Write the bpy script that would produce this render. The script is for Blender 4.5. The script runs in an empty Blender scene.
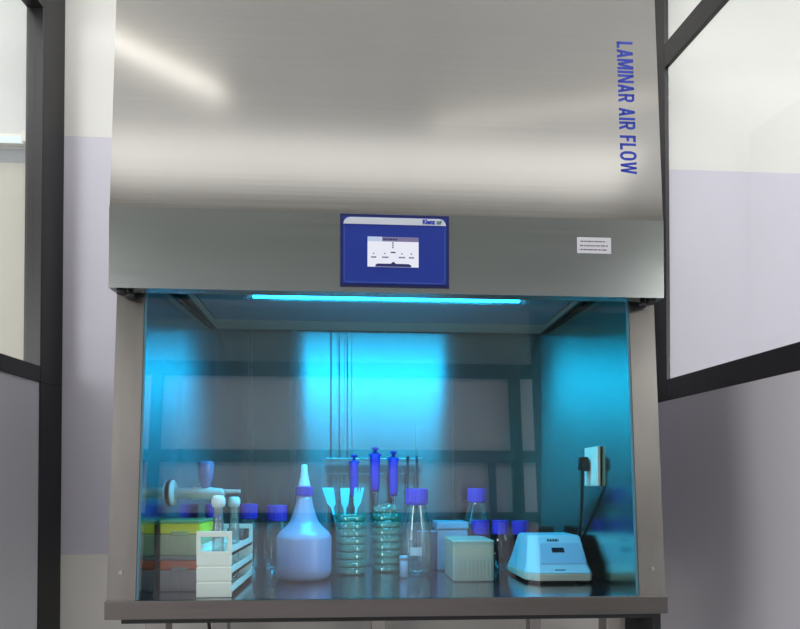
import bpy, bmesh, math, random
from mathutils import Vector, Matrix
random.seed(7)
sc = bpy.context.scene
C = sc.collection
PI = math.pi
sc.view_settings.view_transform = 'Standard'
sc.view_settings.look = 'None'
sc.view_settings.exposure = 0.0
sc.cycles.use_denoising = True
sc.cycles.max_bounces = 12
sc.cycles.transparent_max_bounces = 32
sc.cycles.transmission_bounces = 12
sc.cycles.glossy_bounces = 6
sc.cycles.sample_clamp_indirect = 6.0
sc.cycles.caustics_reflective = False
sc.cycles.caustics_refractive = False

# ------------------------------------------------------------------ materials
def srgb(r, g, b):
    f = lambda c: (c/255/12.92) if c/255 <= .04045 else ((c/255+.055)/1.055)**2.4
    return (f(r), f(g), f(b), 1)

def new_mat(name):
    m = bpy.data.materials.new(name); m.use_nodes = True
    nt = m.node_tree; nt.nodes.clear()
    out = nt.nodes.new('ShaderNodeOutputMaterial')
    return m, nt, out

def N(nt, t, **kw):
    n = nt.nodes.new(t)
    for k, v in kw.items(): setattr(n, k, v)
    return n

def plain(name, col, rough=.5, metal=0, var=.05, scale=8, bump=0, spec=.5, trans=0, sss=0, emit=0):
    m, nt, out = new_mat(name)
    p = N(nt, 'ShaderNodeBsdfPrincipled')
    tc = N(nt, 'ShaderNodeTexCoord'); no = N(nt, 'ShaderNodeTexNoise')
    no.inputs['Scale'].default_value = scale; no.inputs['Detail'].default_value = 4
    nt.links.new(tc.outputs['Object'], no.inputs['Vector'])
    mr = N(nt, 'ShaderNodeMapRange')
    mr.inputs['To Min'].default_value = 1-var; mr.inputs['To Max'].default_value = 1+var
    nt.links.new(no.outputs['Fac'], mr.inputs['Value'])
    mx = N(nt, 'ShaderNodeMix', data_type='RGBA', blend_type='MULTIPLY')
    mx.inputs[0].default_value = 1; mx.inputs[6].default_value = col
    nt.links.new(mr.outputs['Result'], mx.inputs[7])
    nt.links.new(mx.outputs[2], p.inputs['Base Color'])
    p.inputs['Roughness'].default_value = rough; p.inputs['Metallic'].default_value = metal
    p.inputs['Specular IOR Level'].default_value = spec
    if emit:
        p.inputs['Emission Color'].default_value = col; p.inputs['Emission Strength'].default_value = emit
    if bump:
        b = N(nt, 'ShaderNodeBump'); b.inputs['Strength'].default_value = bump; b.inputs['Distance'].default_value = .002
        nt.links.new(no.outputs['Fac'], b.inputs['Height']); nt.links.new(b.outputs['Normal'], p.inputs['Normal'])
    nt.links.new(p.outputs[0], out.inputs[0])
    return m

def steel(name, col, rough=.22, aniso=.6, tangent=(1, 0, 0), streak=(2, 60, 60), var=.08, bump=.02, rvar=.05, blotch=.06):
    """brushed stainless steel: streaky noise along one axis varies tone, roughness and relief"""
    m, nt, out = new_mat(name)
    p = N(nt, 'ShaderNodeBsdfPrincipled')
    tc = N(nt, 'ShaderNodeTexCoord'); mp = N(nt, 'ShaderNodeMapping'); no = N(nt, 'ShaderNodeTexNoise')
    mp.inputs['Scale'].default_value = streak
    nt.links.new(tc.outputs['Object'], mp.inputs['Vector']); nt.links.new(mp.outputs[0], no.inputs['Vector'])
    no.inputs['Scale'].default_value = 1; no.inputs['Detail'].default_value = 5
    n2 = N(nt, 'ShaderNodeTexNoise'); n2.inputs['Scale'].default_value = 3.2; n2.inputs['Detail'].default_value = 2
    nt.links.new(tc.outputs['Object'], n2.inputs['Vector'])
    mr = N(nt, 'ShaderNodeMapRange'); mr.inputs['To Min'].default_value = 1-var; mr.inputs['To Max'].default_value = 1+var
    nt.links.new(no.outputs['Fac'], mr.inputs['Value'])
    m2 = N(nt, 'ShaderNodeMapRange'); m2.inputs['To Min'].default_value = 1-blotch; m2.inputs['To Max'].default_value = 1+blotch
    nt.links.new(n2.outputs['Fac'], m2.inputs['Value'])
    mu = N(nt, 'ShaderNodeMath', operation='MULTIPLY')
    nt.links.new(mr.outputs[0], mu.inputs[0]); nt.links.new(m2.outputs[0], mu.inputs[1])
    mx = N(nt, 'ShaderNodeMix', data_type='RGBA', blend_type='MULTIPLY')
    mx.inputs[0].default_value = 1; mx.inputs[6].default_value = col
    nt.links.new(mu.outputs[0], mx.inputs[7]); nt.links.new(mx.outputs[2], p.inputs['Base Color'])
    rr = N(nt, 'ShaderNodeMapRange'); rr.inputs['To Min'].default_value = rough-rvar; rr.inputs['To Max'].default_value = rough+rvar
    nt.links.new(no.outputs['Fac'], rr.inputs['Value']); nt.links.new(rr.outputs[0], p.inputs['Roughness'])
    p.inputs['Metallic'].default_value = 1
    p.inputs['Anisotropic'].default_value = aniso
    cv = N(nt, 'ShaderNodeCombineXYZ')
    for i in range(3): cv.inputs[i].default_value = tangent[i]
    nt.links.new(cv.outputs[0], p.inputs['Tangent'])
    if bump:
        b = N(nt, 'ShaderNodeBump'); b.inputs['Strength'].default_value = bump; b.inputs['Distance'].default_value = .002
        nt.links.new(no.outputs['Fac'], b.inputs['Height']); nt.links.new(b.outputs['Normal'], p.inputs['Normal'])
    nt.links.new(p.outputs[0], out.inputs[0])
    return m

def glass(name, tint, edge, refl=.06, rough=.02, edge_pow=.45, body=0.0, body_col=None):
    """thin-walled clear glass or plastic: tinted see-through, darker edges, mirror sheen, optional milky body"""
    m, nt, out = new_mat(name)
    lw = N(nt, 'ShaderNodeLayerWeight'); lw.inputs['Blend'].default_value = edge_pow
    tc = N(nt, 'ShaderNodeTexCoord'); no = N(nt, 'ShaderNodeTexNoise'); no.inputs['Scale'].default_value = 6
    nt.links.new(tc.outputs['Object'], no.inputs['Vector'])
    mr = N(nt, 'ShaderNodeMapRange'); mr.inputs['To Min'].default_value = -.03; mr.inputs['To Max'].default_value = .03
    nt.links.new(no.outputs['Fac'], mr.inputs['Value'])
    ad = N(nt, 'ShaderNodeMath', operation='ADD', use_clamp=True)
    nt.links.new(lw.outputs['Facing'], ad.inputs[0]); nt.links.new(mr.outputs[0], ad.inputs[1])
    mx = N(nt, 'ShaderNodeMix', data_type='RGBA'); mx.inputs[6].default_value = tint; mx.inputs[7].default_value = edge
    nt.links.new(ad.outputs[0], mx.inputs[0])
    tr = N(nt, 'ShaderNodeBsdfTransparent'); nt.links.new(mx.outputs[2], tr.inputs[0])
    gl = N(nt, 'ShaderNodeBsdfGlossy'); gl.inputs['Roughness'].default_value = rough
    base = tr.outputs[0]
    if body:
        df = N(nt, 'ShaderNodeBsdfDiffuse'); tl = N(nt, 'ShaderNodeBsdfTranslucent')
        df.inputs[0].default_value = body_col; tl.inputs[0].default_value = body_col
        a = N(nt, 'ShaderNodeMixShader'); a.inputs[0].default_value = .18
        nt.links.new(df.outputs[0], a.inputs[1]); nt.links.new(tl.outputs[0], a.inputs[2])
        b = N(nt, 'ShaderNodeMixShader'); b.inputs[0].default_value = body
        nt.links.new(tr.outputs[0], b.inputs[1]); nt.links.new(a.outputs[0], b.inputs[2]); base = b.outputs[0]
    fr = N(nt, 'ShaderNodeMath', operation='MULTIPLY_ADD', use_clamp=True)
    nt.links.new(lw.outputs['Fresnel'], fr.inputs[0]); fr.inputs[1].default_value = .5; fr.inputs[2].default_value = refl
    ms = N(nt, 'ShaderNodeMixShader')
    nt.links.new(fr.outputs[0], ms.inputs[0]); nt.links.new(base, ms.inputs[1]); nt.links.new(gl.outputs[0], ms.inputs[2])
    nt.links.new(ms.outputs[0], out.inputs[0])
    return m

def pane(name, tint, refl, rough=.0):
    """flat pane: constant reflectance plus tinted transmission with a faint smear"""
    m, nt, out = new_mat(name)
    tc = N(nt, 'ShaderNodeTexCoord'); no = N(nt, 'ShaderNodeTexNoise'); no.inputs['Scale'].default_value = 2.5
    nt.links.new(tc.outputs['Object'], no.inputs['Vector'])
    mr = N(nt, 'ShaderNodeMapRange'); mr.inputs['To Min'].default_value = refl*.9; mr.inputs['To Max'].default_value = refl*1.1
    nt.links.new(no.outputs['Fac'], mr.inputs['Value'])
    tr = N(nt, 'ShaderNodeBsdfTransparent'); tr.inputs[0].default_value = tint
    gl = N(nt, 'ShaderNodeBsdfGlossy'); gl.inputs['Roughness'].default_value = rough
    ms = N(nt, 'ShaderNodeMixShader'); nt.links.new(mr.outputs[0], ms.inputs[0])
    nt.links.new(tr.outputs[0], ms.inputs[1]); nt.links.new(gl.outputs[0], ms.inputs[2])
    nt.links.new(ms.outputs[0], out.inputs[0])
    return m

def glow(name, col, strength):
    m, nt, out = new_mat(name)
    e = N(nt, 'ShaderNodeEmission'); e.inputs[0].default_value = col
    tc = N(nt, 'ShaderNodeTexCoord'); no = N(nt, 'ShaderNodeTexNoise'); no.inputs['Scale'].default_value = 3
    nt.links.new(tc.outputs['Object'], no.inputs['Vector'])
    mr = N(nt, 'ShaderNodeMapRange'); mr.inputs['To Min'].default_value = strength*.97; mr.inputs['To Max'].default_value = strength*1.03
    nt.links.new(no.outputs['Fac'], mr.inputs['Value']); nt.links.new(mr.outputs[0], e.inputs[1])
    nt.links.new(e.outputs[0], out.inputs[0])
    return m

def banded(name, bands, rough=.7):
    """wall paint in horizontal bands: list of (z_from, colour), bottom to top, in world metres"""
    m, nt, out = new_mat(name)
    p = N(nt, 'ShaderNodeBsdfPrincipled'); p.inputs['Roughness'].default_value = rough
    g = N(nt, 'ShaderNodeNewGeometry'); sx = N(nt, 'ShaderNodeSeparateXYZ')
    nt.links.new(g.outputs['Position'], sx.inputs[0])
    cr = N(nt, 'ShaderNodeValToRGB'); cr.color_ramp.interpolation = 'CONSTANT'
    H = 3.2
    el = cr.color_ramp.elements
    for i, (z, c) in enumerate(bands):
        e = el[i] if i < 2 else el.new(z/H)
        e.position = z/H; e.color = c
    dv = N(nt, 'ShaderNodeMath', operation='DIVIDE'); dv.inputs[1].default_value = H
    nt.links.new(sx.outputs[2], dv.inputs[0]); nt.links.new(dv.outputs[0], cr.inputs[0])
    no = N(nt, 'ShaderNodeTexNoise'); no.inputs['Scale'].default_value = 3; no.inputs['Detail'].default_value = 6
    nt.links.new(g.outputs['Position'], no.inputs['Vector'])
    mr = N(nt, 'ShaderNodeMapRange'); mr.inputs['To Min'].default_value = .95; mr.inputs['To Max'].default_value = 1.05
    nt.links.new(no.outputs['Fac'], mr.inputs['Value'])
    mx = N(nt, 'ShaderNodeMix', data_type='RGBA', blend_type='MULTIPLY'); mx.inputs[0].default_value = 1
    nt.links.new(cr.outputs[0], mx.inputs[6]); nt.links.new(mr.outputs[0], mx.inputs[7])
    nt.links.new(mx.outputs[2], p.inputs['Base Color']); nt.links.new(p.outputs[0], out.inputs[0])
    return m

WHITE = srgb(228, 228, 224); LAV = srgb(210, 208, 220); CREAM = srgb(232, 229, 222)
M = {}
M['wall'] = banded('painted_wall', [(0, CREAM), (.792, LAV), (2.245, WHITE)])
M['wall_right_bay'] = banded('right_bay_wall', [(0, CREAM), (.792, LAV), (2.198, WHITE)])
M['wall_side_room'] = banded('side_room_wall', [(0, srgb(205, 203, 190)), (2.15, srgb(170, 172, 172)), (2.19, srgb(225, 227, 225))])  # thin grey band paints the shade below the tube light
M['wall_rear'] = banded('rear_wall', [(0, srgb(215, 213, 222)), (2.38, srgb(150, 162, 158))])
M['wall_dark'] = plain('dark_wall', srgb(52, 62, 66), .6)
M['dark_beam'] = plain('dark_beam_paint', srgb(120, 118, 112), .8)
M['ceiling'] = plain('ceiling_paint', srgb(228, 228, 226), .8)
M['floor'] = plain('floor_tile', srgb(176, 172, 168), .4)
M['frame'] = plain('black_aluminium', srgb(30, 29, 32), .4, 0, .08, spec=.5)
M['panel_left'] = plain('grey_laminate', srgb(236, 236, 242), .45, var=.02, scale=2)
M['panel_right'] = plain('grey_laminate_dark', srgb(212, 210, 218), .45, var=.03, scale=2)
M['room_glass'] = pane('partition_glass', (.97, .98, .98, 1), .05)
M['hood'] = steel('hood_steel', (.52, .515, .50, 1), .155, .15, (1, 0, 0), (2, 60, 160), var=.05, bump=.008, rvar=.03)
M['band'] = steel('band_steel', (.46, .49, .48, 1), .26, .3, (1, 0, 0), (2, 60, 160), var=.03, bump=.004, rvar=.03)
M['frame_steel'] = steel('frame_steel', (.25, .238, .222, 1), .3, .3, (1, 0, 0), (40, 40, 8), var=.07, blotch=.15)
M['ledge_steel'] = steel('ledge_steel', (.215, .20, .19, 1), .3, .3, (1, 0, 0), (4, 60, 120), var=.07)
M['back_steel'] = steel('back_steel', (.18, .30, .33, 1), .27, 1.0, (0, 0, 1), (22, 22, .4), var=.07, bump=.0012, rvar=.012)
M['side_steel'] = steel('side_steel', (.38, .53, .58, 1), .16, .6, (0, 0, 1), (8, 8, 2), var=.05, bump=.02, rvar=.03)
M['right_steel'] = steel('right_liner_steel', (.27, .48, .43, 1), .17, .6, (0, 0, 1), (8, 8, 2), var=.05, bump=.02, rvar=.03)  # same steel as the left liner, teal light put into its tint
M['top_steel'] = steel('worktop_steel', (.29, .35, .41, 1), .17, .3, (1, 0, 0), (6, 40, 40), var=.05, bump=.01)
M['leg_steel'] = steel('leg_steel', (.42, .40, .38, 1), .35, .2)
M['ceil_steel'] = plain('filter_guard', srgb(150, 165, 175), .5, 0, .03, 30)
M['ceil_border'] = plain('filter_border', srgb(200, 205, 185), .45)
M['sash'] = pane('sash_glass', (.86, .97, .985, 1), .14)
M['sash_edge'] = plain('sash_edge', srgb(80, 118, 128), .3)
M['uv'] = glow('ultraviolet_tube', (.015, .52, 1.0, 1), 11)
M['cap_metal'] = plain('tube_cap_metal', srgb(170, 180, 185), .3, .8)
M['black'] = plain('black_plastic', srgb(22, 22, 24), .45)
M['rubber'] = plain('black_rubber', srgb(18, 18, 18), .6)
M['panel_blue'] = plain('panel_blue', srgb(24, 48, 138), .35)
M['panel_navy'] = plain('panel_navy', srgb(12, 22, 80), .4)
M['panel_line'] = plain('panel_line', srgb(60, 95, 175), .4)
M['strip'] = plain('logo_strip', srgb(188, 195, 205), .4)
M['screen'] = glow('screen_white', srgb(236, 238, 250), .95)
M['screen_grey'] = glow('screen_grey', srgb(128, 122, 158), .9)
M['screen_dark'] = glow('screen_dark', srgb(58, 62, 110), .8)
M['screen_tab'] = glow('screen_tab', srgb(190, 205, 235), .95)
M['letter'] = plain('blue_lettering', srgb(20, 50, 165), .4)
M['letter_green'] = plain('green_lettering', srgb(50, 110, 100), .4)
M['sticker'] = plain('sticker_paper', srgb(198, 198, 205), .5)
M['ink'] = plain('ink', srgb(70, 72, 80), .5)
M['cap'] = plain('cap_blue', srgb(74, 58, 196), .4, var=.06)
M['cap_dark'] = plain('collar_blue', srgb(70, 66, 190), .4)
M['bottle'] = glass('bottle_glass', (.93, .97, .97, 1), (.45, .55, .57, 1), .07, edge_pow=.5, body=.06, body_col=srgb(190, 220, 225))
M['bottle_dark'] = glass('bottle_smoky', (.62, .68, .70, 1), (.25, .30, .33, 1), .06, edge_pow=.5)
M['petri'] = glass('petri_glass', (.84, .98, .95, 1), (.26, .55, .50, 1), .08, edge_pow=.3, body=.24, body_col=srgb(120, 226, 200))
M['petri_lid'] = glass('petri_lid_glass', (.84, .98, .95, 1), (.4, .7, .64, 1), .10, edge_pow=.3, body=.26, body_col=srgb(130, 230, 208))
M['beaker'] = glass('beaker_glass', (.92, .96, .96, 1), (.5, .6, .62, 1), .05)
M['tube_glass'] = glass('tube_glass', (.90, .95, .95, 1), (.5, .58, .58, 1), .08, body=.22, body_col=srgb(215, 225, 222))
M['acrylic'] = glass('clear_acrylic', (.90, .95, .96, 1), (.6, .7, .72, 1), .10, body=.10, body_col=srgb(200, 220, 225))
M['wash'] = glass('wash_plastic', (.80, .86, 1, 1), (.6, .7, .95, 1), .03, .3, body=.74, body_col=srgb(206, 212, 255))
M['wash_liquid'] = plain('wash_liquid', srgb(150, 168, 240), .3)
M['tip_plastic'] = plain('spout_plastic', srgb(200, 225, 240), .35)
M['white'] = plain('white_plastic', srgb(244, 242, 232), .5, var=.03)
M['stopper'] = plain('cotton_stopper', srgb(225, 235, 240), .8, bump=.3, scale=120)
M['pale_blue'] = glass('pale_blue_plastic', (.75, .88, .95, 1), (.6, .75, .85, 1), .03, .3, body=.85, body_col=srgb(186, 216, 248))
M['milky'] = glass('milky_plastic', (.90, .95, .92, 1), (.7, .78, .75, 1), .03, .25, body=.5, body_col=srgb(236, 244, 224))
M['cream'] = plain('cream_plastic', srgb(225, 222, 196), .5)
M['tip_clear'] = glass('tip_box_clear', (.82, .84, .78, 1), (.5, .52, .48, 1), .04, .15, body=.8, body_col=srgb(222, 208, 214))
M['tip_green'] = glass('tip_box_green', (.75, .90, .68, 1), (.5, .65, .45, 1), .04, .15, body=.75, body_col=srgb(226, 246, 200))
M['lid_clear'] = glass('lid_clear', (.92, .92, .90, 1), (.7, .7, .68, 1), .05, .1, body=.4, body_col=srgb(226, 222, 214))
M['lid_green'] = glass('lid_green', (.88, .97, .84, 1), (.65, .8, .6, 1), .05, .1, body=.5, body_col=srgb(206, 244, 176))
M['yellow'] = plain('yellow_tips', srgb(236, 238, 60), .5)
M['orange'] = plain('orange_tips', srgb(245, 120, 80), .5)
M['tap'] = plain('tap_enamel', srgb(186, 205, 206), .35)
M['tap_blue'] = glass('tap_handle', (.6, .7, .9, 1), (.4, .5, .8, 1), .04, .2, body=.7, body_col=srgb(120, 155, 220))
M['paddle'] = plain('cyan_paddle', srgb(40, 226, 250), .4, emit=.25)  # slight emission brightens the blades, which are no lamp
M['pip_blue'] = plain('pipette_blue', srgb(42, 50, 190), .35)
M['pip_grey'] = steel('pipette_shaft', (.35, .40, .50, 1), .2, 0)
M['rod'] = plain('dark_rod', srgb(40, 62, 80), .4)
M['device'] = plain('device_plastic', srgb(180, 202, 214), .45, var=.02)
M['device_face'] = plain('device_panel', srgb(160, 178, 200), .45, var=.02)
M['device_base'] = plain('device_base', srgb(226, 222, 206), .5)
M['display'] = plain('display', srgb(14, 24, 40), .2)
M['film'] = glass('crumpled_film', (.8, .9, .85, 1), (.5, .65, .6, 1), .12, .1, body=.35, body_col=srgb(190, 225, 205))
M['socket'] = plain('socket_plastic', srgb(232, 230, 214), .45)
M['lamp_white'] = glow('ceiling_tube', (1, .97, .92, 1), 4.6)
M['lamp_dim'] = glow('ceiling_tube_dim', (1, .97, .92, 1), 1.7)
M['lamp_soft'] = glow('side_room_tube', (.86, .98, 1, 1), 1.1)

# ------------------------------------------------------------------ mesh helpers
def finish(bm, smooth=False):
    bmesh.ops.recalc_face_normals(bm, faces=bm.faces)
    if smooth:
        for f in bm.faces: f.smooth = True
    return bm

def add_box(bm, c, s, bevel=0, segs=2):
    r = bmesh.ops.create_cube(bm, size=1)
    vs = r['verts']
    for v in vs: v.co = Vector((v.co.x*s[0]+c[0], v.co.y*s[1]+c[1], v.co.z*s[2]+c[2]))
    if bevel:
        es = list({e for v in vs for e in v.link_edges})
        bmesh.ops.bevel(bm, geom=es, offset=bevel, segments=segs, affect='EDGES', profile=.5)
    return bm

def box(c, s, bevel=0, segs=2):
    return add_box(bmesh.new(), c, s, bevel, segs)

def bb(x0, x1, y0, y1, z0, z1, bevel=0):
    return box(((x0+x1)/2, (y0+y1)/2, (z0+z1)/2), (x1-x0, y1-y0, z1-z0), bevel)

def add_bb(bm, x0, x1, y0, y1, z0, z1, bevel=0):
    return add_box(bm, ((x0+x1)/2, (y0+y1)/2, (z0+z1)/2), (x1-x0, y1-y0, z1-z0), bevel)

def add_lathe(bm, prof, seg=36, c=(0, 0, 0), axis='Z', cap0=True, cap1=True):
    """prof: list of (radius, height)"""
    rings = []
    def P(r, h, a):
        x, y = r*math.cos(a), r*math.sin(a)
        if axis == 'Z': v = (x, y, h)
        elif axis == 'X': v = (h, x, y)
        else: v = (x, h, y)
        return (v[0]+c[0], v[1]+c[1], v[2]+c[2])
    for r, h in prof:
        rings.append([bm.verts.new(P(r, h, 2*PI*k/seg)) for k in range(seg)])
    for a, b in zip(rings, rings[1:]):
        for k in range(seg):
            f = bm.faces.new((a[k], a[(k+1) % seg], b[(k+1) % seg], b[k])); f.smooth = True
    if cap0: bm.faces.new(list(reversed(rings[0])))
    if cap1: bm.faces.new(rings[-1])
    return bm

def lathe(prof, **kw): return add_lathe(bmesh.new(), prof, **kw)

def add_tube(bm, pts, r, seg=10):
    pts = [Vector(p) for p in pts]; rings = []
    up = None
    for i, p in enumerate(pts):
        d = (pts[min(i+1, len(pts)-1)]-pts[max(i-1, 0)]).normalized()
        if up is None:
            up = Vector((0, 0, 1)) if abs(d.z) < .9 else Vector((1, 0, 0))
        s = d.cross(up).normalized(); up = s.cross(d).normalized()
        rr = r[i] if isinstance(r, (list, tuple)) else r
        rings.append([bm.verts.new(p+s*rr*math.cos(2*PI*k/seg)+up*rr*math.sin(2*PI*k/seg)) for k in range(seg)])
    for a, b in zip(rings, rings[1:]):
        for k in range(seg):
            f = bm.faces.new((a[k], a[(k+1) % seg], b[(k+1) % seg], b[k])); f.smooth = True
    bm.faces.new(list(reversed(rings[0]))); bm.faces.new(rings[-1])
    return bm

def smooth_path(pts, n=8):
    P = [Vector(p) for p in pts]; P = [P[0]*2-P[1]]+P+[P[-1]*2-P[-2]]; out = []
    for i in range(1, len(P)-2):
        for k in range(n):
            t = k/n; a, b, c, d = P[i-1:i+3]
            out.append(.5*((2*b)+(c-a)*t+(2*a-5*b+4*c-d)*t*t+(3*b-a-3*c+d)*t**3))
    out.append(P[-2]); return out

def hexa(bm, lo, hi):
    """solid between two equal-length loops of points"""
    a = [bm.verts.new(p) for p in lo]; b = [bm.verts.new(p) for p in hi]
    n = len(a)
    bm.faces.new(list(reversed(a))); bm.faces.new(b)
    for k in range(n): bm.faces.new((a[k], a[(k+1) % n], b[(k+1) % n], b[k]))
    return bm

def obj(name, bm, mat, parent=None, loc=None, smooth=False):
    finish(bm, smooth)
    me = bpy.data.meshes.new(name); bm.to_mesh(me); bm.free()
    if isinstance(mat, (list, tuple)):
        for m in mat: me.materials.append(m)
    else: me.materials.append(mat)
    o = bpy.data.objects.new(name, me); C.objects.link(o)
    if loc: o.location = loc
    if parent: o.parent = parent
    return o

def thing(name, label, cat, loc=(0, 0, 0), rz=0, group=None):
    o = bpy.data.objects.new(name, None); C.objects.link(o); o.empty_display_size = .02
    o.location = loc; o.rotation_euler = (0, 0, rz)
    o['label'] = label; o['category'] = cat
    if group: o['group'] = group
    return o

def tag(o, label, cat, group=None):
    o['label'] = label; o['category'] = cat
    if group: o['group'] = group
    return o

def struct(name, bm, mat, parent=None):
    o = obj(name, bm, mat, parent)
    if not parent: o['kind'] = 'structure'
    return o

def dup(root, loc, label, rz=None, scale=None):
    r = root.copy(); C.objects.link(r); r.location = loc; r['label'] = label
    if rz is not None: r.rotation_euler = (0, 0, rz)
    for ch in list(root.children):
        c = ch.copy(); C.objects.link(c); c.parent = r
        for g in list(ch.children):
            d = g.copy(); C.objects.link(d); d.parent = c
    return r

def text_mesh(name, body, mat, parent, size, matrix, bold=0, extrude=.0004, xscale=1, align='LEFT', spacing=1):
    cu = bpy.data.curves.new(name, 'FONT'); cu.body = body; cu.size = size; cu.extrude = extrude; cu.offset = bold
    cu.align_x = align; cu.align_y = 'CENTER'; cu.resolution_u = 3; cu.space_character = spacing
    t = bpy.data.objects.new(name+'_text', cu); C.objects.link(t)
    dg = bpy.context.evaluated_depsgraph_get()
    me = bpy.data.meshes.new_from_object(t.evaluated_get(dg))
    bpy.data.objects.remove(t); bpy.data.curves.remove(cu)
    me.transform(matrix @ Matrix.Diagonal((xscale, 1, 1, 1)))
    me.name = name; me.materials.clear(); me.materials.append(mat)
    o = bpy.data.objects.new(name, me); C.objects.link(o); o.parent = parent
    return o

# ------------------------------------------------------------------ the room
YW = .745
struct('floor', bb(-3.2, 3.2, -4.2, YW+.1, -.1, 0), M['floor'])
struct('ceiling', bb(-3.2, 3.2, -4.2, YW+.1, 3.2, 3.3), M['ceiling'])
struct('wall_back', bb(-1.115, 1.02, YW, YW+.1, 0, 3.2), M['wall'])
struct('wall_back_right', bb(1.02, 3.2, YW, YW+.1, 0, 3.2), M['wall_right_bay'])
struct('wall_back_left', bb(-3.2, -1.115, YW, YW+.1, 0, 3.2), M['wall_side_room'])
struct('wall_left', bb(-3.3, -3.2, -4.2, YW+.1, 0, 3.2), M['wall'])
struct('wall_right', bb(3.2, 3.3, -4.2, YW+.1, 0, 3.2), M['wall'])
YR = -3.0
struct('wall_rear', bb(-3.2, 1.30, YR-.1, YR, 0, 3.2), M['wall_rear'])
struct('wall_rear_right', bb(1.30, 3.2, YR-.1, YR, 0, 3.2), M['wall_dark'])  # unseen wall, coloured dark to end the bright reflection in the sash
# black rails and posts of the glazed partition behind the viewer
b = bmesh.new()
for z, h in ((2.33, .10), (1.66, .085), (1.20, .07)):
    add_bb(b, -2.4, 1.30, YR, YR+.05, z-h/2, z+h/2)
for x, w in ((1.15, .08), (-1.55, .07)):
    add_bb(b, x-w/2, x+w/2, YR+.002, YR+.052, 0, 2.33)
add_bb(b, .93, .98, YR+.002, YR+.045, 0, 1.66)
struct('trim_1', b, M['frame'])
struct('trim_4', bb(-3.2, 3.2, YR, -2.32, 2.93, 3.2, .01), M['dark_beam'])  # unseen block added so the lower hood mirrors a darker tone

# side partitions: black aluminium frames, glass above the middle rail, grey boards below
def partition(side, xin, xout, label_mat, y_post0, xg, flush, zm0, zm1, zt0, zt1, n):
    y0 = -.62
    s = 1 if xout > xin else -1
    lo, hi = min(xin, xout), max(xin, xout)
    def splay(bm):                                              # the partitions open out slightly towards the viewer
        for v in bm.verts: v.co.x += s*.105*(.72-v.co.y)
        return bm
    b = bmesh.new()
    add_bb(b, lo, hi, y_post0, YW-.002, zm0, 3.2, .002)         # post at the wall
    pl, ph = (lo+.0056, hi) if s > 0 else (lo, hi-.0056)
    add_bb(b, pl if flush else lo, ph if flush else hi, y_post0, YW-.002, 0, zm0, .002)
    add_bb(b, lo, hi, y0-.06, y0, 0, 3.2, .003)                 # near post
    add_bb(b, lo, hi, y0, y_post0, zm0, zm1, .002)              # middle rail
    add_bb(b, lo, hi, y0, y_post0, zt0, zt1, .002)              # head rail
    add_bb(b, lo+.006, hi-.006, y0, y_post0, 0, .08, .002)
    struct('window_%d' % n, splay(bb(xg-.002, xg+.002, y0, y_post0, zm1, zt0)), M['room_glass'])
    struct('window_%d' % (n+2), splay(bb(xg-.002, xg+.002, y0, y_post0, zt1, 3.2)), M['room_glass'])
    xa, xb = sorted((xin+s*.001 if flush else xin+s*.004, xin+s*.0055 if flush else xout-s*.01))
    struct('wall_%s_partition' % side, splay(bb(xa, xb, y0, YW-.002 if flush else y_post0, .08, zm0)), label_mat)
    struct('trim_%d' % (n+1), splay(b), M['frame'])
partition('left', -1.095, -1.150, M['panel_left'], .625, -1.1225, False, 1.372, 1.425, 2.60, 2.665, 1)
partition('right', 1.000, 1.016, M['panel_right'], .665, 1.013, True, 1.336, 1.411, 2.517, 2.602, 2)

# tube light fixed on the wall of the side room, seen through the left glass
t = thing('wall_lamp', 'white tube light fixed on the wall behind the left glass pane', 'lamp', (-1.62, YW, 2.205))
obj('lamp_body', bb(-.45, .45, -.035, 0, 0, .028, .004), M['white'], t)
obj('lamp_tube', lathe([(.011, -.42), (.011, .42)], axis='X', c=(0, -.052, -.003)), M['lamp_soft'], t)
for x in (-.43, .43): obj('lamp_holder', bb(x-.012, x+.012, -.068, -.03, -.018, .020, .003), M['white'], t)

# ------------------------------------------------------------------ the laminar flow cabinet
ZW = .776
ZB = ZW+.0006      # where things rest on the worktop
cab = thing('laminar_flow_cabinet', 'large stainless steel laminar flow cabinet with glass front and blue control panel', 'cabinet')
HW = .6374
# hood: upper leaning face
prof = [(.0012, 1.6613), (.0022+.69*.0587, 2.36), (.69, 2.36), (.69, 1.572), (.036, 1.572), (.036, 1.6613)]
b = hexa(bmesh.new(), [(-HW, y, z) for y, z in prof], [(HW, y, z) for y, z in prof])
hood = obj('hood', b, M['hood'], cab)
# vertical band at the bottom of the hood with its folded lip
prof = [(0, 1.478), (0, 1.6612), (.034, 1.6612), (.034, 1.478)]
b = hexa(bmesh.new(), [(-HW-.0006, y, z) for y, z in prof], [(HW+.0006, y, z) for y, z in prof])
obj('hood_band', b, M['band'], cab)
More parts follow.
